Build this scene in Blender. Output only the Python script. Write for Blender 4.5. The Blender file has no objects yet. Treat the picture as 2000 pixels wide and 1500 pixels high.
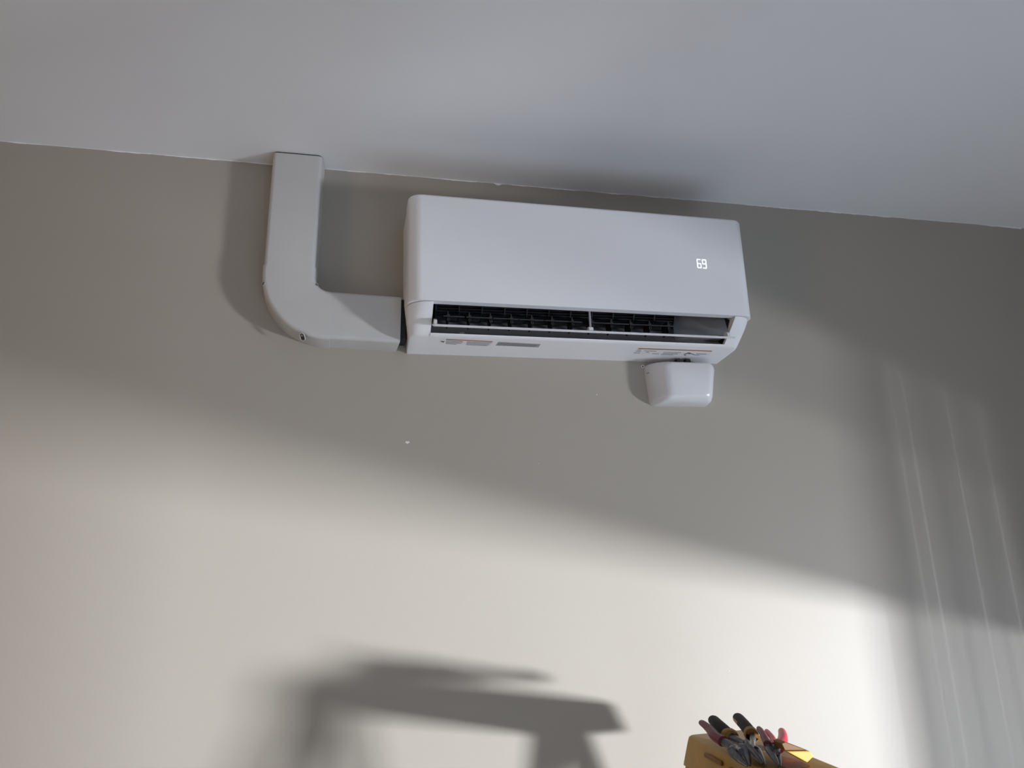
import bpy, bmesh, math, random
from mathutils import Vector, Matrix
random.seed(7)
PI = math.pi
SC = bpy.context.scene
COL = SC.collection

# ------------------------------------------------------------------ camera
Z0 = 2.146                      # height of the air conditioner's lower rear edge; ceiling at 2.60
FPX, YAW, PITCH, ROLL = 1387.25, 0.2291, 0.2453, -0.0348
CAM = Vector((-0.1112, -1.5742, Z0 - 0.4709))
_f = Vector((math.sin(YAW)*math.cos(PITCH), math.cos(YAW)*math.cos(PITCH), math.sin(PITCH)))
_r = Vector((math.cos(YAW), -math.sin(YAW), 0)); _u = _r.cross(_f)
R_ = _r*math.cos(ROLL) + _u*math.sin(ROLL); U_ = -_r*math.sin(ROLL) + _u*math.cos(ROLL)
cd = bpy.data.cameras.new('camera'); cam = bpy.data.objects.new('camera', cd); COL.objects.link(cam)
cam.matrix_world = Matrix(((R_.x, U_.x, -_f.x, CAM.x), (R_.y, U_.y, -_f.y, CAM.y), (R_.z, U_.z, -_f.z, CAM.z), (0, 0, 0, 1)))
cd.sensor_width = 36; cd.lens = 36*FPX/2000; cd.clip_start = 0.02
SC.camera = cam

def hit(px, py, p0, n):         # where the ray of a pixel meets a surface of the place
    v = _f*FPX + R_*(px-1000) - U_*(py-750)
    return CAM + v*((Vector(p0)-CAM).dot(Vector(n))/v.dot(Vector(n)))

# ------------------------------------------------------------------ light
SC.view_settings.view_transform = 'Standard'; SC.view_settings.look = 'None'
SC.view_settings.exposure = 0.0; SC.view_settings.gamma = 1.0
SC.view_settings.use_curve_mapping = False
w = bpy.data.worlds.new('sky'); SC.world = w; w.use_nodes = True
w.node_tree.nodes['Background'].inputs[0].default_value = (0.62, 0.74, 1.0, 1)
w.node_tree.nodes['Background'].inputs[1].default_value = 0.6

def area(name, loc, target, sx, sy, power, col):
    l = bpy.data.lights.new(name, 'AREA'); l.shape = 'RECTANGLE'; l.size = sx; l.size_y = sy
    l.energy = power; l.color = col
    o = bpy.data.objects.new(name, l); COL.objects.link(o); o.location = loc
    o.rotation_euler = (Vector(target)-Vector(loc)).to_track_quat('-Z', 'Y').to_euler()
    return o
# glare of sunlit ground coming in low under the half lowered roller blind of the side window
XR_W = 1.90
SUN = Vector((5.7, -3.45, 0.375))
area('sun_glare', SUN, SUN+Vector((-1.0, -0.36, 0.2)), 0.88, 0.36, 1680, (0.85, 0.875, 0.95))
area('streak_lamp', SUN, (0.6, -0.25, Z0-0.80), 0.025, 0.36, 75, (0.79, 0.86, 1.0))  # added narrow source; through the strip gaps it draws the wall streaks
# daylight in the window behind the camera, added floor spot and side window fill to lift the ceiling, warm lamp-lit doorway on the left
area('window_daylight', (0.6, -4.32, 1.50), (0.6, 0, 1.2), 1.7, 1.2, 10.5, (0.50, 0.69, 1.0))
area('side_window_fill', (XR_W+0.02, -1.0, 0.95), (XR_W-1, -1.0, 0.7), 0.9, 0.8, 2.6, (0.45, 0.66, 1.0))
sl = bpy.data.lights.new('floor_bounce_spot', 'SPOT'); sl.energy = 11500; sl.color = (0.62, 0.78, 1.0); sl.spot_size = 0.24; sl.spot_blend = 0.2; sl.shadow_soft_size = 0.03
so = bpy.data.objects.new('floor_bounce_spot', sl); COL.objects.link(so); so.location = (0.8, -7.0, 3.6)
so.rotation_euler = (Vector((0.95, -1.45, 0))-so.location).to_track_quat('-Z', 'Y').to_euler()
area('doorway_light', (-2.92, -2.2, 1.1), (0, -2.2, 1.1), 0.8, 1.9, 16, (1.0, 0.68, 0.40))

# ------------------------------------------------------------------ materials
def mat(name, col, rough=0.5, metal=0.0, noise=0.0, nscale=8.0, bump=0.0, bscale=200.0, spec=0.5, emit=None, estr=0.0, coat=0.0):
    m = bpy.data.materials.new(name); m.use_nodes = True
    nt = m.node_tree; b = nt.nodes['Principled BSDF']
    b.inputs['Base Color'].default_value = (*col, 1); b.inputs['Roughness'].default_value = rough
    b.inputs['Metallic'].default_value = metal; b.inputs['Specular IOR Level'].default_value = spec
    b.inputs['Coat Weight'].default_value = coat
    tc = nt.nodes.new('ShaderNodeTexCoord')
    if noise:
        n = nt.nodes.new('ShaderNodeTexNoise'); n.inputs['Scale'].default_value = nscale; n.inputs['Detail'].default_value = 5
        r = nt.nodes.new('ShaderNodeValToRGB')
        r.color_ramp.elements[0].position = 0.3; r.color_ramp.elements[1].position = 0.7
        r.color_ramp.elements[0].color = (*[c*(1-noise) for c in col], 1)
        r.color_ramp.elements[1].color = (*[min(1, c*(1+noise)) for c in col], 1)
        nt.links.new(tc.outputs['Object'], n.inputs['Vector']); nt.links.new(n.outputs['Fac'], r.inputs['Fac'])
        nt.links.new(r.outputs['Color'], b.inputs['Base Color'])
    if bump:
        n2 = nt.nodes.new('ShaderNodeTexNoise'); n2.inputs['Scale'].default_value = bscale; n2.inputs['Detail'].default_value = 4
        bp = nt.nodes.new('ShaderNodeBump'); bp.inputs['Strength'].default_value = bump; bp.inputs['Distance'].default_value = 0.002
        nt.links.new(tc.outputs['Object'], n2.inputs['Vector']); nt.links.new(n2.outputs['Fac'], bp.inputs['Height'])
        nt.links.new(bp.outputs['Normal'], b.inputs['Normal'])
    if emit:
        b.inputs['Emission Color'].default_value = (*emit, 1); b.inputs['Emission Strength'].default_value = estr
    return m
M = {}
M['wall'] = mat('greige_wall_paint', (0.402, 0.368, 0.310), 0.55, noise=0.012, nscale=3, bump=0.05, bscale=260, spec=0.35)
M['ceiling'] = mat('white_ceiling_paint', (0.88, 0.88, 0.88), 0.8, noise=0.01, nscale=4, bump=0.06, bscale=300, spec=0.2)
M['floor'] = mat('brown_floor_boards', (0.50, 0.485, 0.46), 0.55, noise=0.15, nscale=6)
M['white'] = mat('white_gloss_plastic', (0.84, 0.845, 0.86), 0.34, noise=0.004, nscale=20, spec=0.45)
M['white_body'] = mat('white_matt_plastic', (0.78, 0.78, 0.78), 0.42, noise=0.004, nscale=20)
M['box'] = mat('white_box_plastic', (0.69, 0.69, 0.70), 0.30, noise=0.004, nscale=20)
M['duct'] = mat('white_vinyl_duct', (0.56, 0.555, 0.535), 0.5, noise=0.02, nscale=18)
M['dark'] = mat('black_fan_plastic', (0.012, 0.013, 0.018), 0.5, noise=0.1, nscale=30)
M['vane'] = mat('charcoal_plastic', (0.03, 0.031, 0.036), 0.4, noise=0.1, nscale=30)
M['pin'] = mat('dull_charcoal_plastic', (0.045, 0.045, 0.047), 0.55, noise=0.1, nscale=30)
M['grey'] = mat('grey_channel_plastic', (0.30, 0.305, 0.32), 0.35, noise=0.05, nscale=25)
M['text'] = mat('grey_print', (0.33, 0.33, 0.35), 0.6, noise=0.25, nscale=400)
M['orange'] = mat('orange_brown_print', (0.36, 0.13, 0.07), 0.6, noise=0.05)
M['black_print'] = mat('black_print', (0.03, 0.03, 0.035), 0.6, noise=0.05)
M['led'] = mat('lit_display', (0.8, 0.9, 1.0), 0.5, noise=0.002, emit=(0.72, 0.88, 1.0), estr=1.15)
M['yellow'] = mat('mustard_yellow_plastic', (0.36, 0.20, 0.028), 0.5, noise=0.10, nscale=22, bump=0.2, bscale=120)
M['shade_yellow'] = mat('shaded_mustard_plastic', (0.20, 0.085, 0.010), 0.6, noise=0.15, nscale=40)  # darker mustard: shade painted into the cap's slots and the clip's flap
M['bright_yellow'] = mat('bright_yellow_plastic', (0.75, 0.42, 0.07), 0.45, noise=0.05, nscale=30)
M['rail'] = mat('yellow_fibreglass', (0.50, 0.31, 0.05), 0.5, noise=0.06, nscale=40)
M['metal'] = mat('scuffed_dark_steel', (0.16, 0.16, 0.17), 0.34, metal=0.9, noise=0.35, nscale=60)
M['alu'] = mat('aluminium', (0.6, 0.6, 0.6), 0.4, metal=1.0, noise=0.05, nscale=50)
M['red'] = mat('red_rubber_grip', (0.55, 0.025, 0.05), 0.4, noise=0.12, nscale=60)
M['maroon'] = mat('dull_red_rubber_grip', (0.13, 0.016, 0.028), 0.5, noise=0.15, nscale=60)
M['black'] = mat('black_rubber_grip', (0.014, 0.0135, 0.014), 0.65, noise=0.2, nscale=60, spec=0.2)
M['amber'] = mat('worn_amber_grip', (0.30, 0.16, 0.035), 0.5, noise=0.2, nscale=60)
M['hole'] = mat('near_black_fill', (0.02, 0.02, 0.022), 0.7, noise=0.1)  # near-black, mainly shade painted into gaps and recesses
M['screw'] = mat('dull_screw', (0.35, 0.34, 0.32), 0.4, metal=0.7, noise=0.1, nscale=90)
M['chip'] = mat('white_plaster_chip', (0.85, 0.84, 0.80), 0.8, noise=0.03)
M['blind'] = mat('grey_blind_cloth', (0.30, 0.30, 0.30), 0.9, noise=0.05, nscale=60)
M['curtain'] = mat('dark_curtain_cloth', (0.12, 0.12, 0.13), 0.9, noise=0.1, nscale=80)
def sheer(m, f):                 # open weave: part of the light passes straight through
    nt = m.node_tree; mx = nt.nodes.new('ShaderNodeMixShader'); tr = nt.nodes.new('ShaderNodeBsdfTransparent')
    mx.inputs[0].default_value = 1-f; nt.links.new(tr.outputs[0], mx.inputs[1]); nt.links.new(nt.nodes['Principled BSDF'].outputs[0], mx.inputs[2]); nt.links.new(mx.outputs[0], nt.nodes['Material Output'].inputs[0])
sheer(M['blind'], 0.20)
M['dimming_veil'] = mat('thin_grey_cloth', (0.30, 0.30, 0.30), 0.9, noise=0.05, nscale=60); sheer(M['dimming_veil'], 0.58); sheer(M['curtain'], 0.17)
M['frame'] = mat('white_window_frame', (0.75, 0.75, 0.74), 0.45, noise=0.01)

# ------------------------------------------------------------------ mesh helpers
def obj(name, bm, m, parent=None, smooth=35, bevel=0, seg=2):
    bmesh.ops.recalc_face_normals(bm, faces=bm.faces[:])
    me = bpy.data.meshes.new(name); bm.to_mesh(me); bm.free()
    me.materials.append(M[m])
    if smooth: me.shade_smooth(); me.set_sharp_from_angle(angle=math.radians(smooth))
    o = bpy.data.objects.new(name, me); COL.objects.link(o)
    if parent: o.parent = parent
    if bevel:
        b = o.modifiers.new('bevel', 'BEVEL'); b.width = bevel; b.segments = seg; b.limit_method = 'ANGLE'; b.angle_limit = math.radians(40)
    return o
def thing(name, label, cat, loc, group=None):
    o = bpy.data.objects.new(name, None); COL.objects.link(o); o.location = loc; o.empty_display_size = 0.05
    o['label'] = label; o['category'] = cat
    if group: o['group'] = group
    return o
def struct(o, label):
    o['kind'] = 'structure'; o['label'] = label
    return o
def box(bm, a, b):
    v = [bm.verts.new((x, y, z)) for x in (a[0], b[0]) for y in (a[1], b[1]) for z in (a[2], b[2])]
    for f in ((0, 1, 3, 2), (4, 6, 7, 5), (0, 4, 5, 1), (2, 3, 7, 6), (0, 2, 6, 4), (1, 5, 7, 3)):
        bm.faces.new([v[i] for i in f])
def boxes(*bs):
    bm = bmesh.new()
    for a, b in bs: box(bm, a, b)
    return bm
def loft(bm, rings, cap=True, closed=True):
    vs = [[bm.verts.new(p) for p in r] for r in rings]
    n = len(vs[0])
    for a, b in zip(vs, vs[1:]):
        for i in range(n if closed else n-1):
            j = (i+1) % n; bm.faces.new((a[i], a[j], b[j], b[i]))
    if cap and closed: bm.faces.new(vs[0][::-1]); bm.faces.new(vs[-1])
def ext(poly, axis, a, b, bm=None):
    bm = bm or bmesh.new()
    def P(q, t): return (t, q[0], q[1]) if axis == 'x' else ((q[0], t, q[1]) if axis == 'y' else (q[0], q[1], t))
    loft(bm, [[P(q, a) for q in poly], [P(q, b) for q in poly]])
    return bm
def rpoly(pts, r, n=6):          # polygon with rounded corners; r a number or one per corner
    out = []
    N = len(pts)
    for i, p in enumerate(pts):
        rr = r[i] if isinstance(r, (list, tuple)) else r
        p = Vector(p); a = Vector(pts[i-1])-p; b = Vector(pts[(i+1) % N])-p
        if rr <= 0: out.append(tuple(p)); continue
        ang = a.angle(b); d = min(rr/math.tan(ang/2), a.length*0.49, b.length*0.49); rr = d*math.tan(ang/2)
        an, bn = a.normalized(), b.normalized()
        c = p+(an+bn).normalized()*(rr/math.sin(ang/2))
        s = p+an*d-c; e = p+bn*d-c
        for k in range(n+1):
            t = k/n; th = s.angle(e)
            q = c+(s*math.sin((1-t)*th)+e*math.sin(t*th))/math.sin(th)
            out.append(tuple(q))
    return out
def tube(bm, pts, radii, n=10, flat=1.0, side=None):
    pts = [Vector(p) for p in pts]; rings = []
    for i, p in enumerate(pts):
        t = (pts[min(i+1, len(pts)-1)]-pts[max(i-1, 0)]).normalized()
        s = Vector(side) if side else Vector((0, 1, 0))
        a = (s-t*s.dot(t)).normalized(); b = t.cross(a)
        r = radii[i] if isinstance(radii, (list, tuple)) else radii
        rings.append([p+a*(r*flat*math.cos(2*PI*k/n))+b*(r*math.sin(2*PI*k/n)) for k in range(n)])
    loft(bm, rings)
def spline(pts, n=6):
    P = [Vector(p) for p in pts]; P = [P[0]*2-P[1]]+P+[P[-1]*2-P[-2]]; out = []
    for i in range(1, len(P)-2):
        for k in range(n):
            t = k/n
            out.append(0.5*((2*P[i])+(P[i+1]-P[i-1])*t+(2*P[i-1]-5*P[i]+4*P[i+1]-P[i+2])*t*t+(3*P[i]-P[i-1]-3*P[i+1]+P[i+2])*t**3))
    out.append(P[-2]); return out

# ------------------------------------------------------------------ the room
H = 2.6001; XL, XR, YB = -3.0, 1.90, -4.4; T = 0.12
WY0, WY1, WZ0, WZ1 = -1.53, -0.25, 0.45, 1.94          # side window opening
BX0, BX1, BZ0, BZ1 = -0.3, 1.5, 0.85, 2.15            # rear window opening
wall = struct(obj('wall_front', boxes(((XL-T, 0, 0), (XR+T, T, H))), 'wall'), 'greige painted wall that carries the air conditioner')
ceil = struct(obj('ceiling', boxes(((XL-T, YB-T, H), (XR+T, T, H+T))), 'ceiling'), 'flat white painted ceiling')
struct(obj('floor', boxes(((XL-T, YB-T, -0.1), (XR+T, T, 0))), 'floor'), 'brown board floor')
struct(obj('wall_left', boxes(((XL-T, YB, 0), (XL, -2.65, H)), ((XL-T, -1.75, 0), (XL, 0, H)), ((XL-T, -2.65, 2.05), (XL, -1.75, H)), ((XL-T-0.9, -2.75, 0), (XL-T-0.85, -1.65, H))), 'wall'), 'greige side wall with an open doorway')
struct(obj('wall_right', boxes(((XR, YB, 0), (XR+T, WY0, H)), ((XR, WY1, 0), (XR+T, 0, H)), ((XR, WY0, 0), (XR+T, WY1, WZ0)), ((XR, WY0, WZ1), (XR+T, WY1, H))), 'wall'), 'greige side wall around the side window')
struct(obj('wall_back', boxes(((XL, YB-T, 0), (BX0, YB, H)), ((BX1, YB-T, 0), (XR, YB, H)), ((BX0, YB-T, 0), (BX1, YB, BZ0)), ((BX0, YB-T, BZ1), (BX1, YB, H))), 'wall'), 'greige rear wall around the rear window')
fw = 0.035
struct(obj('window_1', boxes(((XR+0.05, WY0, WZ0), (XR+0.09, WY0+fw, WZ1)), ((XR+0.05, WY1-0.012, WZ0), (XR+0.09, WY1, WZ1)), ((XR+0.05, WY0, WZ0), (XR+0.09, WY1, WZ0+fw)), ((XR+0.05, WY0, WZ1-fw), (XR+0.09, WY1, WZ1))), 'frame'), 'white frame of the side window')
struct(obj('window_2', boxes(((BX0, YB-0.1, BZ0), (BX0+fw, YB-0.06, BZ1)), ((BX1-fw, YB-0.1, BZ0), (BX1, YB-0.06, BZ1)), ((BX0, YB-0.1, BZ0), (BX1, YB-0.06, BZ0+fw)), ((BX0, YB-0.1, BZ1-fw), (BX1, YB-0.06, BZ1))), 'frame'), 'white frame of the rear window')
struct(obj('baseboard_front', boxes(((XL, -0.014, 0), (XR, 0, 0.09))), 'frame', bevel=0.004), 'white baseboard under the front wall')
bl = thing('roller_blind', 'grey roller blind half lowered over the side window', 'blind', (XR-0.03, (WY0+WY1)/2, 2.20))
def blz(y): return 1.352+(y+0.735)*0.042         # unseen lower edge, tilted to slope the light boundary on the wall
def through(xw, xp): return SUN.y*(xp-xw)/(SUN.x-xw)      # where light reaching the wall at xw crosses the plane x = xp
# the blind's mesh cloth is cut into strips near the jamb, gaps added to throw streaks on the wall; a sheer curtain is gathered behind
cy = (WY0+WY1)/2; bands = [(1.172, 1.2905), (1.2935, 1.3295), (1.3340, 1.4600), (1.4628, 1.5610), (1.5630, 1.72)]
strips = [(WY0-0.05, through(1.172, XR-0.01)-0.0005)]+[(through(a, XR-0.01), through(b, XR-0.01)) for a, b in bands]
for i, (a, b) in enumerate(strips):
    bm = bmesh.new(); v = [bm.verts.new(p) for p in ((0.02, a-cy, blz(a)-2.20), (0.02, b-cy, blz(b)-2.20), (0.02, b-cy, 0), (0.02, a-cy, 0))]; bm.faces.new(v)
    obj('cloth' if i == 0 else 'streak_strip', bm, 'blind', bl)
bm = bmesh.new(); v = [bm.verts.new(p) for p in ((0.012, WY0-0.05-cy, 1.72-2.20), (0.012, WY1+0.03-cy, 1.72-2.20), (0.012, WY1+0.03-cy, -0.02), (0.012, WY0-0.05-cy, -0.02))]; bm.faces.new(v); obj('dimming_veil', bm, 'dimming_veil', bl)  # added unseen cloth that softens the light edge of the window head
cu = thing('curtain', 'sheer grey curtain gathered beside the side window', 'curtain', (XR+0.03, -0.42, 0.02))
for a, b in bands:
    bm = bmesh.new(); ya, yb = through(a, XR+0.03)+0.42, through(b, XR+0.03)+0.42
    v = [bm.verts.new(p) for p in ((0, ya, 0), (0, yb, 0), (0, yb, 2.3), (0, ya, 2.3))]; bm.faces.new(v); obj('fold', bm, 'curtain', cu)
bm = bmesh.new(); tube(bm, [(0, WY0-0.05-(WY0+WY1)/2, 0), (0, WY1+0.03-(WY0+WY1)/2, 0)], 0.025, 14, side=(0, 0, 1)); obj('roller', bm, 'alu', bl)
# uneven brushed edge where the ceiling paint runs down onto the wall
bm = bmesh.new(); n = 420; x0, x1 = -1.25, 1.85; top = []; bot = []; amp = 0.0
for i in range(n+1):
    x = x0+(x1-x0)*i/n; amp = amp*0.86+random.gauss(0, 0.00042)
    d = 0.0011+amp+(0.004 if abs(x-hit(972, 360, (0, 0, 0), (0, 1, 0)).x) < 0.008 else 0)
    top.append((x, -0.0006, H)); bot.append((x, -0.0006, H-max(0.0006, d)))
vt = [bm.verts.new(p) for p in top]; vb = [bm.verts.new(p) for p in bot]; vt2 = [bm.verts.new((p[0], 0, p[2])) for p in top]; vb2 = [bm.verts.new((p[0], 0, p[2])) for p in bot]
for i in range(n):
    bm.faces.new((vt[i], vt[i+1], vb[i+1], vb[i])); bm.faces.new((vb[i], vb[i+1], vb2[i+1], vb2[i]))
obj('paint_edge', bm, 'ceiling', ceil, smooth=0)
# chips of plaster showing on the wall
for px, py, s in ((796, 864, 0.0050), (1166, 771, 0.0016), (1424, 1310, 0.0012), (1052, 905, 0.0009)):
    c = hit(px, py, (0, 0, 0), (0, 1, 0)); bm = bmesh.new()
    pl = [(c.x+s*q*math.cos(a), c.z+s*0.8*q*math.sin(a)) for a, q in ((0.1, 1), (0.8, .75), (1.6, .55), (2.4, .9), (3.1, 1.05), (4.0, .75), (4.7, .95), (5.5, .6))]
    obj('paint_chip', ext(pl, 'y', -0.0007, 0.0), 'chip', wall, smooth=0)

# ------------------------------------------------------------------ air conditioner (local origin = lower left rear corner)
ac = thing('air_conditioner', 'white split air conditioner with open outlet and lit 69 display', 'air conditioner', (0, 0, Z0))
ac.rotation_euler = (0, 0.0027, 0)
AW = 0.80; FR = 0.178; PB = 0.065; PT = 0.309
def plan(x0, x1, yb, yf, r, n=10):
    return rpoly([(x0, yb), (x0, yf), (x1, yf), (x1, yb)], [0, r, r, 0], n)
# front panel: a shell with rounded ends
po = plan(0, AW, -0.118, -FR, 0.052, 14); pi_ = plan(0.006, AW-0.006, -0.118, -FR+0.02, 0.036, 14)
bm = bmesh.new()
ring = po+pi_[::-1]
loft(bm, [[(x, y, PB) for x, y in ring], [(x, y, PT-0.004) for x, y in ring], [(0.4+(x-0.4)*0.997, -0.118+(y+0.118)*0.96, PT) for x, y in ring]])
fpanel = obj('front_panel', bm, 'white', ac, smooth=25)
# rear body behind the panel, hollow above the outlet
bm = ext([(0, PT-0.003), (-FR+0.021, PT-0.003), (-FR+0.021, PB+0.003), (-0.11, 0.098), (-0.07, 0.125), (0, 0.125)], 'x', 0.046, AW-0.046)
loft(bm, [[(x, y, z) for x, y in plan(0.0015, AW-0.0015, 0, -0.1165, 0.001, 1)] for z in (0.126, PT-0.002)])
obj('rear_body', bm, 'white_body', ac)
# lower cover: two solid cheeks, and the pan with the lip between them
PROF = [(0, 0.125), (-0.156, 0.125), (-0.156, PB), (-0.176, PB-0.0015), (-0.1725, 0.0590), (-0.156, 0.0452), (-0.1375, 0.0315), (-0.122, 0.0195), (-0.1125, 0.0128), (-0.107, 0.0100), (-0.100, 0.0088), (0, 0.0)]
OL, OR = 0.0525, AW-0.0505
def cheek(mirror, xin):
    rings = []
    for e in [0.0, 0.0012, 0.003, 0.006, 0.010, 0.015, 0.021, 0.028, 0.037, 0.047, xin]:
        ring = []
        for y, z in PROF:
            r = 0.020+0.027*min(1, max(0, z/PB)); q = r-min(e, r)
            off = (r-math.sqrt(max(0, r*r-q*q)))*0.98*min(1, -y/0.107)
            xx = e+0.0105*max(0, (PB-z)/PB)**1.6*(1-min(1, e/0.05))
            ring.append((AW-xx if mirror else xx, y+off, z))
        rings.append(ring)
    bm = bmesh.new(); loft(bm, rings); return bm
obj('end_cover', cheek(False, OL), 'white', ac, smooth=28)
obj('end_cover', cheek(True, AW-OR), 'white', ac, smooth=28)
pan = [(-0.1165, 0.0140), (-0.1155, 0.0118), (-0.1095, 0.0094), (-0.104, 0.0090), (-0.098, 0.0086), (0, 0.0), (0, 0.010), (-0.09, 0.0125), (-0.112, 0.0142)]
obj('outlet_lip', ext(pan, 'x', OL, OR), 'white', ac, smooth=30)
# dark inside of the outlet
obj('channel_floor', ext([(-0.1125, 0.0138), (-0.104, 0.0185), (-0.092, 0.028), (-0.076, 0.043), (-0.058, 0.062), (-0.045, 0.084), (-0.040, 0.124), (-0.004, 0.124), (-0.004, 0.0105), (-0.09, 0.0120)], 'x', OL+.0002, OR-.0002), 'grey', ac)
obj('channel_roof', ext([(-0.1565, PB+0.0015), (-0.112, 0.0955), (-0.07, 0.1235), (-0.012, 0.1235), (-0.012, 0.119), (-0.068, 0.119), (-0.108, 0.092), (-0.1545, PB+0.0005)], 'x', OL, OR), 'dark', ac)
for a, b in ((OL-0.001, OL+0.0015), (OR-0.0015, OR+0.001)):
    bm = ext([(-0.150, PB-0.002), (-0.108, 0.095), (-0.07, 0.12), (-0.012, 0.12), (-0.012, 0.02), (-0.108, 0.0186), (-0.128, 0.032)], 'x', a, b)
    obj('channel_side', bm, 'dark', ac)
# cross-flow fan: hub and its long blades
fan = obj('fan', (lambda b: (tube(b, [(OL+0.012, -0.080, 0.088), (0.628, -0.080, 0.088)], 0.021, 20), b)[1])(bmesh.new()), 'dark', ac)
bm = bmesh.new()
for k in range(30):
    a = 2*PI*k/30
    q = [(-0.080+ra*math.cos(t)-o*math.sin(t), 0.088+ra*math.sin(t)+o*math.cos(t)) for ra, t, o in ((0.020, a, 0), (0.030, a+0.22, 0), (0.0302, a+0.22, 0.001), (0.020, a, 0.001))]
    ext(q, 'x', OL+0.012, 0.628, bm)
fb = obj('fan_blades', bm, 'dark', fan); fb['kind'] = 'stuff'
for k in range(12):
    bm = bmesh.new()
    x = OL+0.012+k*0.0514; tube(bm, [(x, -0.080, 0.088), (x+0.0025, -0.080, 0.088)], 0.0308, 24)
    obj('fan_disc', bm, 'dark', fan)
# grey inner wall beside the fan
bm = bmesh.new()
loft(bm, [[(0.632, -0.030, z), (0.636, -0.088, z), (0.660, -0.104, z), (OR-0.002, -0.135+0.25*(0.06-z)*-1, z), (OR-0.002, -0.030, z)] for z in (0.030, 0.045, 0.066, 0.09)])
obj('inner_panel', bm, 'grey', ac)
# swivel vanes and their link bars
vx = [0.090+0.0468*k for k in range(12)]
v0 = None
for k, x in enumerate(vx):
    if v0 is None:
        bm = ext(rpoly([(-0.128, 0.036), (-0.094, 0.030), (-0.088, 0.052), (-0.094, 0.064), (-0.124, 0.062)], 0.006, 3), 'x', -0.0008, 0.0008)
        v0 = obj('vane', bm, 'dark', ac); v0.location = (x, 0, 0)
        bm = bmesh.new(); tube(bm, [(-0.003, -0.126, 0.053), (0.003, -0.126, 0.053)], 0.0022, 8, side=(0, 0, 1)); box(bm, (-0.0018, -0.1275, 0.054), (0.0006, -0.1255, 0.0600))
        box(bm, (-0.0030, -0.129, 0.040), (-0.0016, -0.127, 0.0455)); box(bm, (0.0012, -0.129, 0.040), (0.0026, -0.127, 0.0455))
        p0 = obj('pin', bm, 'pin', v0)
    else:
        o = v0.copy(); COL.objects.link(o); o.parent = ac; o.location = (x, 0, 0)
        q = p0.copy(); COL.objects.link(q); q.parent = o
for a, b in ((0.079, 0.125), (0.1285, 0.186), (0.188, 0.245), (0.247, 0.303), (0.305, 0.392), (0.408, 0.505), (0.507, 0.618)):
    obj('link_bar', boxes(((a, -0.1315, 0.0475), (b, -0.1285, 0.0500))), 'pin', ac, bevel=0.0005)
# louver blade with end brackets, hinge in the middle and strut
lv = [(-0.1660, 0.0130), (-0.1640, 0.0180), (-0.158, 0.0200), (-0.140, 0.0258), (-0.118, 0.0335), (-0.1165, 0.0322), (-0.140, 0.0222), (-0.158, 0.0145)]
lou = obj('louver', ext(lv, 'x', OL+0.0015, OR+0.0005), 'white', ac, bevel=0.0006)
for x, wd in ((OL+0.003, 0.006), (OR-0.016, 0.007)):
    br = ext(rpoly([(-0.162, 0.017), (-0.160, 0.0285), (-0.150, 0.0345), (-0.142, 0.030), (-0.142, 0.023)], 0.003, 3), 'x', x, x+wd)
    obj('bracket', br, 'white_body', lou)
bm = ext(rpoly([(-0.160, 0.018), (-0.158, 0.0285), (-0.148, 0.031), (-0.142, 0.024)], 0.003, 3), 'x', 0.398, 0.408)
obj('bracket', bm, 'white_body', lou)
obj('strut', boxes(((0.4005, -0.1560, 0.026), (0.4050, -0.1520, 0.066))), 'grey', ac, bevel=0.0008)
# seam notch at the upper corner of the side and a side grip line
obj('side_clip', boxes(((-0.0006, -0.124, 0.282), (0.002, -0.1185, 0.300))), 'white_body', ac, bevel=0.0005)
# printed stickers on the underside
def under(px, py):               # a point of the underside in the unit's own frame
    n = Vector((0, 0.0088, 0.100)); p = hit(px, py, Vector((0, 0, Z0)), n)
    q = Matrix.Rotation(-0.0027, 3, 'Y') @ (p-Vector((0, 0, Z0))); return Vector((q.x, q.y, -q.y*-0.0))
def uz(y): return -y*0.088
def quad_px(name, m, pts, parent, lift=0.0004):
    bm = bmesh.new(); q = [under(*p) for p in pts]
    loft(bm, [[(v.x, v.y, uz(v.y)-lift) for v in q], [(v.x, v.y, uz(v.y)+0.0002) for v in q]])
    return obj(name, bm, m, parent, smooth=0)
def sticker(name, pts, rows, mats='text', n=9):
    s = quad_px(name, 'white_body', pts, ac, 0.0002)
    return s
s1 = quad_px('warning_sticker', 'white_body', [(860, 660), (966, 665.5), (958, 675), (857, 670)], ac, 0.0002)
quad_px('orange_band', 'orange', [(871.5, 661.3), (962.5, 666.0), (962, 667.4), (871, 662.9)], s1)
quad_px('pictogram', 'black_print', [(860, 665.2), (866, 666.2), (868.5, 665.6), (866.5, 668.3), (863, 667.6)], s1)
for r_, (ya, w1, w2) in enumerate(((664.0, 904, 960), (666.0, 903.5, 957), (668.0, 901, 955), (669.8, 892, 952))):
    quad_px('text_line', 'text', [(871.5-r_*.3, ya), (w1, ya+1.6), (w1-.3, ya+2.9), (871.2-r_*.3, ya+1.3)], s1)
    quad_px('text_line', 'text', [(912-r_*.5, ya+2.0), (w2, ya+4.2), (w2-.3, ya+5.5), (911.7-r_*.5, ya+3.3)], s1)
s2 = quad_px('rating_sticker', 'text', [(973.5, 667.2), (1056, 671.4), (1051.5, 677.6), (967.5, 674.2)], ac, 0.0002); s2['label'] = 'grey rating sticker'
for r_ in range(3):
    quad_px('text_line', 'black_print' if r_ == 5 else 'vane', [(974-r_*1.6, 669.3+r_*1.7), (1049-r_*1.3, 673.0+r_*1.5), (1049-r_*1.3, 673.3+r_*1.5), (974-r_*1.6, 669.6+r_*1.7)], s2)
s3 = quad_px('warning_sticker', 'white_body', [(1246, 677.5), (1393, 682.5), (1385, 692.5), (1236, 690.5)], ac, 0.0002)
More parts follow.
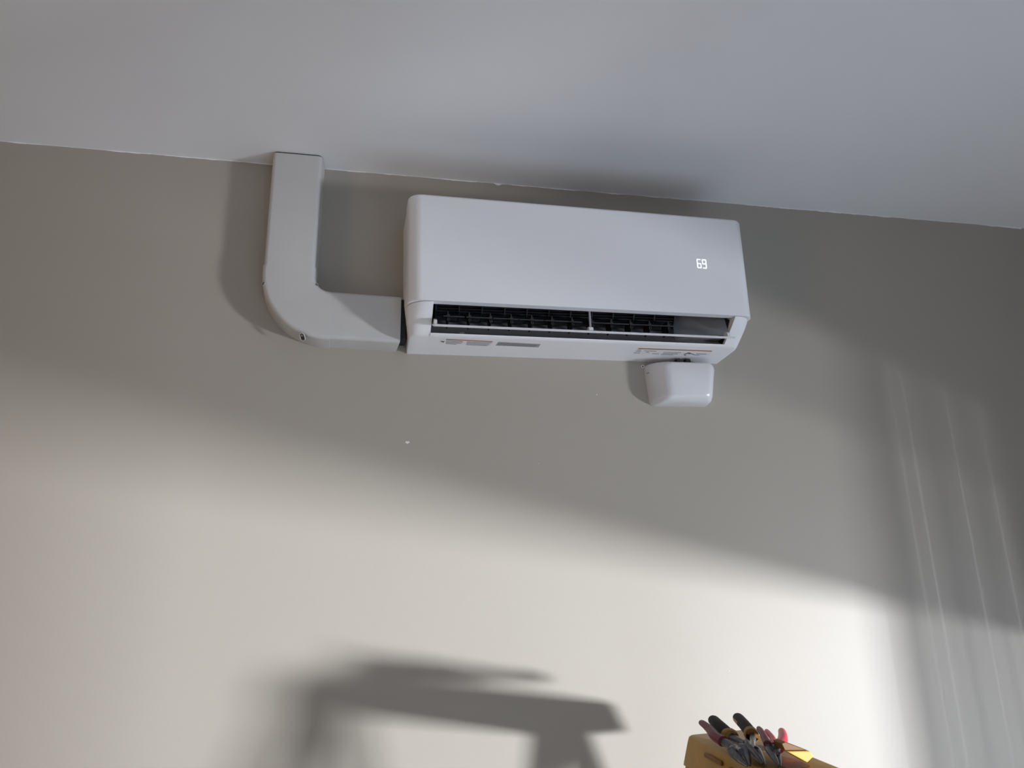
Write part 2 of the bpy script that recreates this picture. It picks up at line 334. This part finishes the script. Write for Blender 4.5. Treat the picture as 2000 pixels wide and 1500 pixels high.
quad_px('orange_band', 'orange', [(1247, 678.3), (1390.5, 683.2), (1389.5, 684.9), (1246.5, 680.2)], s3)
for a, ya, l in ((1245, 681.5, 7), (1242, 684, 10), (1238, 687, 12), (1258, 683, 24), (1262, 686.0, 6), (1274, 688.5, 13), (1296, 685.5, 34), (1294, 688, 30), (1291, 690, 24), (1360, 688.6, 20), (1356, 691.0, 10)):
    quad_px('text_line', 'text', [(a, ya), (a+l, ya+l*.035), (a+l-.4, ya+l*.035+1.3), (a-.4, ya+1.3)], s3)
for pts in (((1335, 690.2), (1345.5, 686.6), (1346.5, 687.4), (1337, 691.0)), ((1345.5, 686.6), (1357, 691.2), (1355.5, 691.8), (1345, 687.6)), ((1343, 689.0), (1348, 688.2), (1348.5, 689.4), (1344, 690)), ((1336, 691.8), (1340, 692.5), (1340, 693.4), (1336, 692.6))):
    quad_px('pictogram', 'black_print', list(pts), s3)
# small sticker on the channel floor
bm = ext([(-0.1035, 0.0193), (-0.0985, 0.0232), (-0.0990, 0.0238), (-0.1040, 0.0199)], 'x', 0.118, 0.1285); obj('inspection_sticker', bm, 'white_body', ac)
# lit two-digit display: seven-segment strokes on the panel face
dsp = obj('display', ext(rpoly([(0.6640, 0.1745), (0.6920, 0.1745), (0.6920, 0.2020), (0.6640, 0.2020)], 0.003, 4), 'y', -FR-0.0001, -FR+0.0005), 'white', fpanel)
def digit(x, segs):
    wd, ht, s = 0.0088, 0.0206, 0.00125; z = 0.1781
    P = {'a': ((0, 2), (1, 2)), 'b': ((1, 1), (1, 2)), 'c': ((1, 0), (1, 1)), 'd': ((0, 0), (1, 0)), 'e': ((0, 0), (0, 1)), 'f': ((0, 1), (0, 2)), 'g': ((0, 1), (1, 1))}
    bm = bmesh.new()
    for k in segs:
        (a, b), (c, d) = P[k]
        A = Vector((x+a*wd, z+b*ht/2)); B = Vector((x+c*wd, z+d*ht/2)); t = (B-A).normalized(); A += t*0.0008; B -= t*0.0008; nrm = Vector((-t.y, t.x))
        pl = [A+nrm*s, A-t*s*0.9+nrm*s*.4, A-t*s*0.9-nrm*s*.4, A-nrm*s, B-nrm*s, B+t*s*.9-nrm*s*.4, B+t*s*.9+nrm*s*.4, B+nrm*s]
        ext([tuple(q) for q in pl], 'y', -FR-0.0004, -FR, bm)
    return obj('digit', bm, 'led', dsp, smooth=0)
digit(0.6657, 'acdefg')['label'] = 'lit digit 6'
digit(0.6790, 'abcdfg')['label'] = 'lit digit 9'

# ------------------------------------------------------------------ pipe trunking
dt = thing('pipe_trunking', 'off-white plastic pipe trunking with an elbow from ceiling to air conditioner', 'trunking', (-0.2414, 0, Z0))
dt.location = (0, 0, Z0)
def sect(hw, d, r=0.009, draft=0.004, n=5):      # cross-section: (across, out of the wall)
    return rpoly([(-hw-draft, 0), (-hw, d), (hw, d), (hw+draft, 0)], [0, r, r, 0], n)
def sweep(path, sec, mod=None):                  # path: list of (x, z, nx, nz)
    bm = bmesh.new(); rings = []
    for i, (x, z, nx, nz) in enumerate(path):
        ring = [(x+s*nx, -d, z+s*nz) for s, d in sec]
        if mod: ring = mod(i, ring)
        rings.append(ring)
    loft(bm, rings); return bm
HC = 0.4541
obj('straight_duct', sweep([(-0.2420, HC-0.0040, 1, 0), (-0.2494, 0.170, 1, 0)], sect(0.0535, 0.0595)), 'duct', dt, smooth=30)
obj('duct_top_shade', ext(rpoly([(-0.2975, 0), (-0.2935, -0.0565), (-0.1905, -0.0565), (-0.1865, 0)], [0, .008, .008, 0], 4), 'z', HC-0.0045, HC), 'hole', dt)  # dark plate, shade painted into the gap below the ceiling
cx, cz, rm = -0.1630, 0.1525, 0.0865
path = [(cx-rm+0.0002, 0.1755, 1, 0)]
for k in range(17):
    a = PI+PI/2*k/16; path.append((cx+rm*math.cos(a), cz+rm*math.sin(a), -math.cos(a), -math.sin(a)))
path.append((-0.1605, cz-rm, 0, 1))
es = sect(0.0555, 0.0602, 0.010, 0.004)
elbow = obj('elbow', sweep(path, es), 'duct', dt, smooth=30)
zc = 0.0645
def torn(i, ring):
    if i == 0: return ring
    out = []
    for (x, y, z) in ring:
        low = max(0, (0.030-z)/0.022)
        back = 1+y/0.06
        out.append((x-0.0055*min(1, low)*(0.5+0.8*back)+random.uniform(-0.0006, 0.0006), y, z))
    return out
xs = [-0.166, -0.006]
hs = sect(0.0541, 0.0590)
hd = obj('straight_duct', sweep([(x, zc+0.0045*(-(x+0.086)/0.16), 0, 1) for x in xs], hs, torn), 'duct', dt, smooth=30)
hd['label'] = 'short trunking piece with a ragged cut end'
bm = ext(rpoly([(zc-0.050, -0.001), (zc-0.049, -0.054), (zc+0.049, -0.055), (zc+0.050, -0.001)], 0.006, 3), 'x', 0, 0.001) if False else None
obj('duct_end_shade', boxes(((-0.0125, -0.053, zc-0.046), (0.004, -0.003, zc+0.046))), 'hole', dt)  # dark block standing in for the shade at the cut end
# screw slots of the elbow
def slot(c, nrm, up, a, b, name='screw_slot'):
    c, nrm, up = Vector(c), Vector(nrm).normalized(), Vector(up); up = (up-nrm*up.dot(nrm)).normalized(); sd = nrm.cross(up)
    def rg(k, h, n=16): return [c+nrm*h+sd*(a*k*math.cos(2*PI*i/n))+up*((b-a)*(1 if math.sin(2*PI*i/n) > 0 else -1)+a*k*math.sin(2*PI*i/n)) for i in range(n)]
    bm = bmesh.new(); loft(bm, [rg(1.35, -0.002), rg(1.30, 0.0007), rg(1.0, 0.0007), rg(0.97, 0.0003)], cap=False)
    s = obj(name, bm, 'duct', elbow)
    bm = bmesh.new(); loft(bm, [rg(1.0, -0.002), rg(1.0, 0.0004)]); obj('recess_shade', bm, 'hole', s)  # near-black disc paints the shade inside the slot
    q = c-up*(b-a)*0.0; bm = bmesh.new(); loft(bm, [[q+nrm*h+sd*(a*.62*math.cos(2*PI*i/10))+up*((b-a)*.9+a*.62*math.sin(2*PI*i/10)) for i in range(10)] for h in (-0.002, 0.0009)]); obj('screw', bm, 'screw', s)
slot((-0.2165, -0.0560, 0.0140), (-0.25, -0.8, -0.62), (-0.1, 0, 1), 0.0042, 0.0078)
for px, py, n_ in ((514.5, 553.5, (-0.6, -1, 0)), (618.5, 556.0, (0.5, -1, 0.45))):
    c = hit(px, py, (0, -0.0575, 0), (0, 1, 0)); slot((c.x, -0.0575, c.z-Z0), n_, (0, 0, 1), 0.0030, 0.0033)

# ------------------------------------------------------------------ white cover box under the unit
wb = thing('wall_box', 'small white rounded plastic box on the wall under the air conditioner', 'wall box', (0, 0, Z0))
secs = [(0.0, (0.590, -0.0105), (0.770, -0.0095), (0.750, -0.1145), (0.598, -0.1145), 0.012),
        (-0.012, (0.5915, -0.0110), (0.769, -0.0100), (0.7500, -0.1140), (0.5995, -0.1140), 0.013),
        (-0.028, (0.597, -0.0120), (0.764, -0.0110), (0.7480, -0.1130), (0.605, -0.1130), 0.015),
        (-0.042, (0.608, -0.0135), (0.761, -0.0130), (0.7430, -0.1100), (0.614, -0.1105), 0.016),
        (-0.050, (0.619, -0.0150), (0.754, -0.0150), (0.7370, -0.1050), (0.622, -0.1065), 0.015),
        (-0.0545, (0.6275, -0.0168), (0.748, -0.0170), (0.732, -0.1000), (0.630, -0.1015), 0.013),
        (-0.0565, (0.638, -0.0200), (0.742, -0.0205), (0.725, -0.0950), (0.639, -0.0965), 0.011)]
bm = bmesh.new(); loft(bm, [[(x, y, z) for x, z in rpoly([a, b, c, d], r, 7)] for y, a, b, c, d, r in secs])
obj('cover', bm, 'box', wb, smooth=50)
obj('back_plate', ext(rpoly([(0.592, -0.012), (0.770, -0.010), (0.748, -0.112), (0.600, -0.112)], 0.012, 5), 'y', -0.003, 0), 'white_body', wb)
bm = bmesh.new()
N = 16
def cring(r, y): return [(0.5875+r*math.cos(2*PI*i/N), y, -0.0150+r*math.sin(2*PI*i/N)) for i in range(N)]
loft(bm, [cring(0.0042, 0), cring(0.0042, -0.003), cring(0.0024, -0.003), cring(0.0022, -0.0005)], cap=False)
tb = obj('screw_tab', bm, 'white_body', wb)
bm = bmesh.new(); loft(bm, [cring(0.0022, -0.0002), cring(0.0018, -0.0018)]); obj('screw', bm, 'hole', tb)
obj('side_slot', boxes(((0.5918, -0.0195, -0.036), (0.5955, -0.011, -0.0345))), 'text', wb)
for x, l in ((0.664, 0.010), (0.688, 0.013)):
    obj('dark_bit', ext(rpoly([(x, -0.0105), (x+l, -0.0105), (x+l-0.001, -0.001), (x+0.001, -0.001)], 0.002, 3), 'y', -0.034, -0.020), 'hole', wb)  # near-black blocks between the unit and the box

# ------------------------------------------------------------------ stepladder (cap along y, its end towards the wall)
CZ = CAM.z-0.345                         # top of the cap
LX, LY = 0.619, -0.302                   # centre of the cap
ld = thing('stepladder', 'mustard yellow stepladder by the wall with tools on its cap', 'ladder', (LX, LY, 0))
hx, hy = 0.064, 0.156
def capring(ex, ey, z, r): return [(x, y, z) for x, y in rpoly([(-hx-ex, -hy-ey), (hx+ex, -hy-ey), (hx+ex, hy+ey), (-hx-ex, hy+ey)], r, 4)]
bm = bmesh.new()
loft(bm, [capring(0.013, 0.011, CZ-0.054, 0.012), capring(0.012, 0.010, CZ-0.048, 0.012), capring(0.0035, 0.004, CZ-0.012, 0.012), capring(0.001, 0.001, CZ-0.003, 0.011), capring(-0.003, -0.003, CZ, 0.009)])
obj('top_cap', bm, 'yellow', ld, smooth=40)
for (pa, pb) in (((1377, 1472), (1411, 1494)), ((1425, 1500), (1466, 1526))):    # slots in the side of the cap, shade put in as darker plates
    a = hit(*pa, (LX-hx-0.007, 0, 0), (1, 0, 0)); b = hit(*pb, (LX-hx-0.007, 0, 0), (1, 0, 0)); z = (a.z+b.z)/2
    o = obj('cap_slot_shade', boxes(((-hx-0.0100, b.y-LY, z-0.004), (-hx-0.0050, a.y-LY, z+0.004))), 'shade_yellow', ld, bevel=0.002)
for y in (-0.10, 0.02):                             # tool slots in the cap's top, their shade painted as darker plates
    obj('tool_slot_shade', ext(rpoly([(-0.020, y-0.018), (0.026, y-0.018), (0.026, y+0.018), (-0.020, y+0.018)], 0.010, 4), 'z', CZ-0.004, CZ+0.0005), 'shade_yellow', ld)
ht = CZ-0.054
for sgn, nm in ((-1, 'front_rail'), (1, 'rear_rail')):
    for sy in (-1, 1):
        bm = bmesh.new(); t0 = (-0.047 if sgn < 0 else -0.006, sy*0.138, ht+0.015); t1 = (sgn*(0.40 if sgn < 0 else 0.36), sy*(0.235 if sgn < 0 else 0.205), 0.02)
        rr = []
        for (x, y, z) in (t1, t0): rr.append([(x-0.026*(1 if sgn < 0 else .7), y-0.012, z), (x+0.026*(1 if sgn < 0 else .7), y-0.012, z), (x+0.026*(1 if sgn < 0 else .7), y+0.012, z), (x-0.026*(1 if sgn < 0 else .7), y+0.012, z)])
        loft(bm, rr); rl = obj(nm, bm, 'yellow', ld, bevel=0.003)
        x, y, z = t1; obj('rubber_foot', boxes(((x-0.034, y-0.018, 0), (x+0.034, y+0.018, 0.045))), 'black', rl, bevel=0.004)
for k in range(1, 4):
    t = k*0.30/(ht); x = -0.40+t*0.353; y = 0.235-t*0.097
    obj('step', boxes(((x-0.042, -y+0.010, k*0.30-0.012), (x+0.042, y-0.010, k*0.30+0.012))), 'alu', ld, bevel=0.003)
for k in (0.25, 0.75):
    x = 0.36-k*0.324; y = 0.205-k*0.06
    obj('rear_brace', boxes(((x-0.010, -y, k*ht-0.012), (x+0.010, y, k*ht+0.012))), 'alu', ld, bevel=0.002)
for sy in (-1, 1):
    bm = bmesh.new(); tube(bm, [(-0.21, sy*0.165, 0.66), (0.20, sy*0.165, 0.58)], 0.008, 8, flat=0.4); obj('spreader', bm, 'alu', ld)

# ------------------------------------------------------------------ tools on the cap
def px3(px, py, y): p = hit(px, py, (0, y, 0), (0, 1, 0)); return p
def pliers(name, label, joint, jaw, grips, cat='pliers'):
    """joint / jaw: world points; grips: list of (material, [pixel path], y, radii, collar)"""
    t = thing(name, label, cat, jaw)
    L = Vector(jaw)
    d = (Vector(joint)-L); n = Vector((0, 1, 0)); s = d.cross(n).normalized()
    hd_ = bmesh.new()
    for sg in (-1, 1):
        pts = [L+s*sg*0.002, L+d*0.35+s*sg*0.0065, L+d*0.75+s*sg*0.010, L+d*1.0+s*sg*0.009, L+d*1.18+s*sg*0.005]
        tube(hd_, [p-L for p in pts], [0.0025, 0.006, 0.009, 0.010, 0.005], 10, flat=0.7)
    h = obj('head', hd_, 'metal', t, smooth=50)
    bm = bmesh.new(); c = L+d*0.95-L; tube(bm, [c-n*0.011, c+n*0.011], 0.006, 12, side=(0, 0, 1)); obj('rivet', bm, 'metal', h)
    for m, pth, y, rad, col in grips:
        P = [px3(a, b, y[0]+(y[1]-y[0])*i/(len(pth)-1))-L for i, (a, b) in enumerate(pth)]; P = spline(P, 5)
        N_ = len(P); rr = [rad[0]+(rad[1]-rad[0])*i/(N_-1) for i in range(N_)]
        rr[0] *= 0.55; rr[1] *= 0.9
        bm = bmesh.new(); tube(bm, P, rr, 14, flat=0.85, side=(0, 0, 1)); g = obj('grip', bm, m, t, smooth=60)
        bm = bmesh.new(); tube(bm, [P[-2], P[-1], (P[-1]+d*0.9)/2, d*0.9], [rr[-1]*.7, rr[-1]*.7, 0.006, 0.006], 8, flat=0.7); obj('handle_arm', bm, 'metal', t, smooth=60)
        if col:
            bm = bmesh.new(); a = P[-1]; b = P[-3]; tube(bm, [a, (a+b)/2, b], [rr[-1]*1.25, rr[-1]*1.4, rr[-1]*1.1], 12, flat=0.8); obj('collar', bm, col, g, smooth=60)
            k0, k1 = 0, int(N_*0.45)
            bm = bmesh.new(); sh = Vector((-0.0030, -0.0030, -0.0010)); tube(bm, [p+sh for p in P[k0:k1]], [rr[i]*0.86 for i in range(k0, k1)], 10, flat=0.85, side=(0, 0, 1))
            if m == 'black' and pth[0][0] > 1420: obj('inlay', bm, col, g, smooth=60)
            else: bm.free()
    return t
jaw = hit(1492, 1493, (0, 0, CZ+0.006), (0, 0, 1)); jnt = px3(1468, 1460, -0.350)
pliers('pliers', 'black and amber gripped pliers standing in the ladder cap', jnt, jaw,
       [('black', [(1391, 1404), (1400, 1413), (1413, 1425), (1428, 1440)], (-0.225, -0.315), (0.0105, 0.0122), 'amber'),
        ('black', [(1439, 1399), (1448, 1409), (1459, 1422), (1470, 1438)], (-0.205, -0.305), (0.0105, 0.0118), 'amber')])
jaw = hit(1462, 1496, (0, 0, CZ+0.006), (0, 0, 1)); jnt = px3(1440, 1464, -0.372)
pliers('pliers', 'pliers with dull red grip on the ladder cap against the black pliers', jnt, jaw,
       [('maroon', [(1368, 1410), (1378, 1417), (1388, 1427), (1396, 1438), (1412, 1448)], (-0.250, -0.345), (0.0060, 0.0104), None)])
jaw = hit(1522, 1496, (0, 0, CZ+0.008), (0, 0, 1)); jnt = px3(1508, 1467, -0.385)
pliers('pliers', 'pliers with bright red hooked grips at the end of the tool bunch', jnt, jaw,
       [('red', [(1526, 1425), (1529, 1435), (1528, 1447), (1519, 1461)], (-0.300, -0.380), (0.0062, 0.0105), None),
        ('maroon', [(1481, 1421), (1487, 1429), (1493, 1440), (1499, 1453)], (-0.320, -0.392), (0.0048, 0.0068), None),
        ('red', [(1496, 1426), (1503, 1434), (1510, 1444), (1512, 1456)], (-0.310, -0.385), (0.0042, 0.006), None)])
# bright yellow plastic piece hooked over the cap's edge
p0_ = px3(1560, 1476, -0.42)
yw = thing('plastic_clip', 'bright yellow plastic clip on the ladder cap edge beside the red pliers', 'clip', p0_)
def clip(pts, y0, y1, m, name):
    bm = bmesh.new(); q = [px3(a, b, y0)-p0_ for a, b in pts]
    loft(bm, [q, [v+Vector((0, y1-y0, 0)) for v in q]]); return obj(name, bm, m, yw, smooth=30, bevel=0.0015)
clip([(1536, 1467.5), (1582, 1467), (1590, 1477), (1577, 1490)], -0.425, -0.405, 'bright_yellow', 'body')
clip([(1526, 1452), (1534, 1449), (1574, 1464), (1580, 1467), (1533, 1466.5)], -0.420, -0.395, 'shade_yellow', 'flap')  # shaded side of the clip, its shade put into the colour
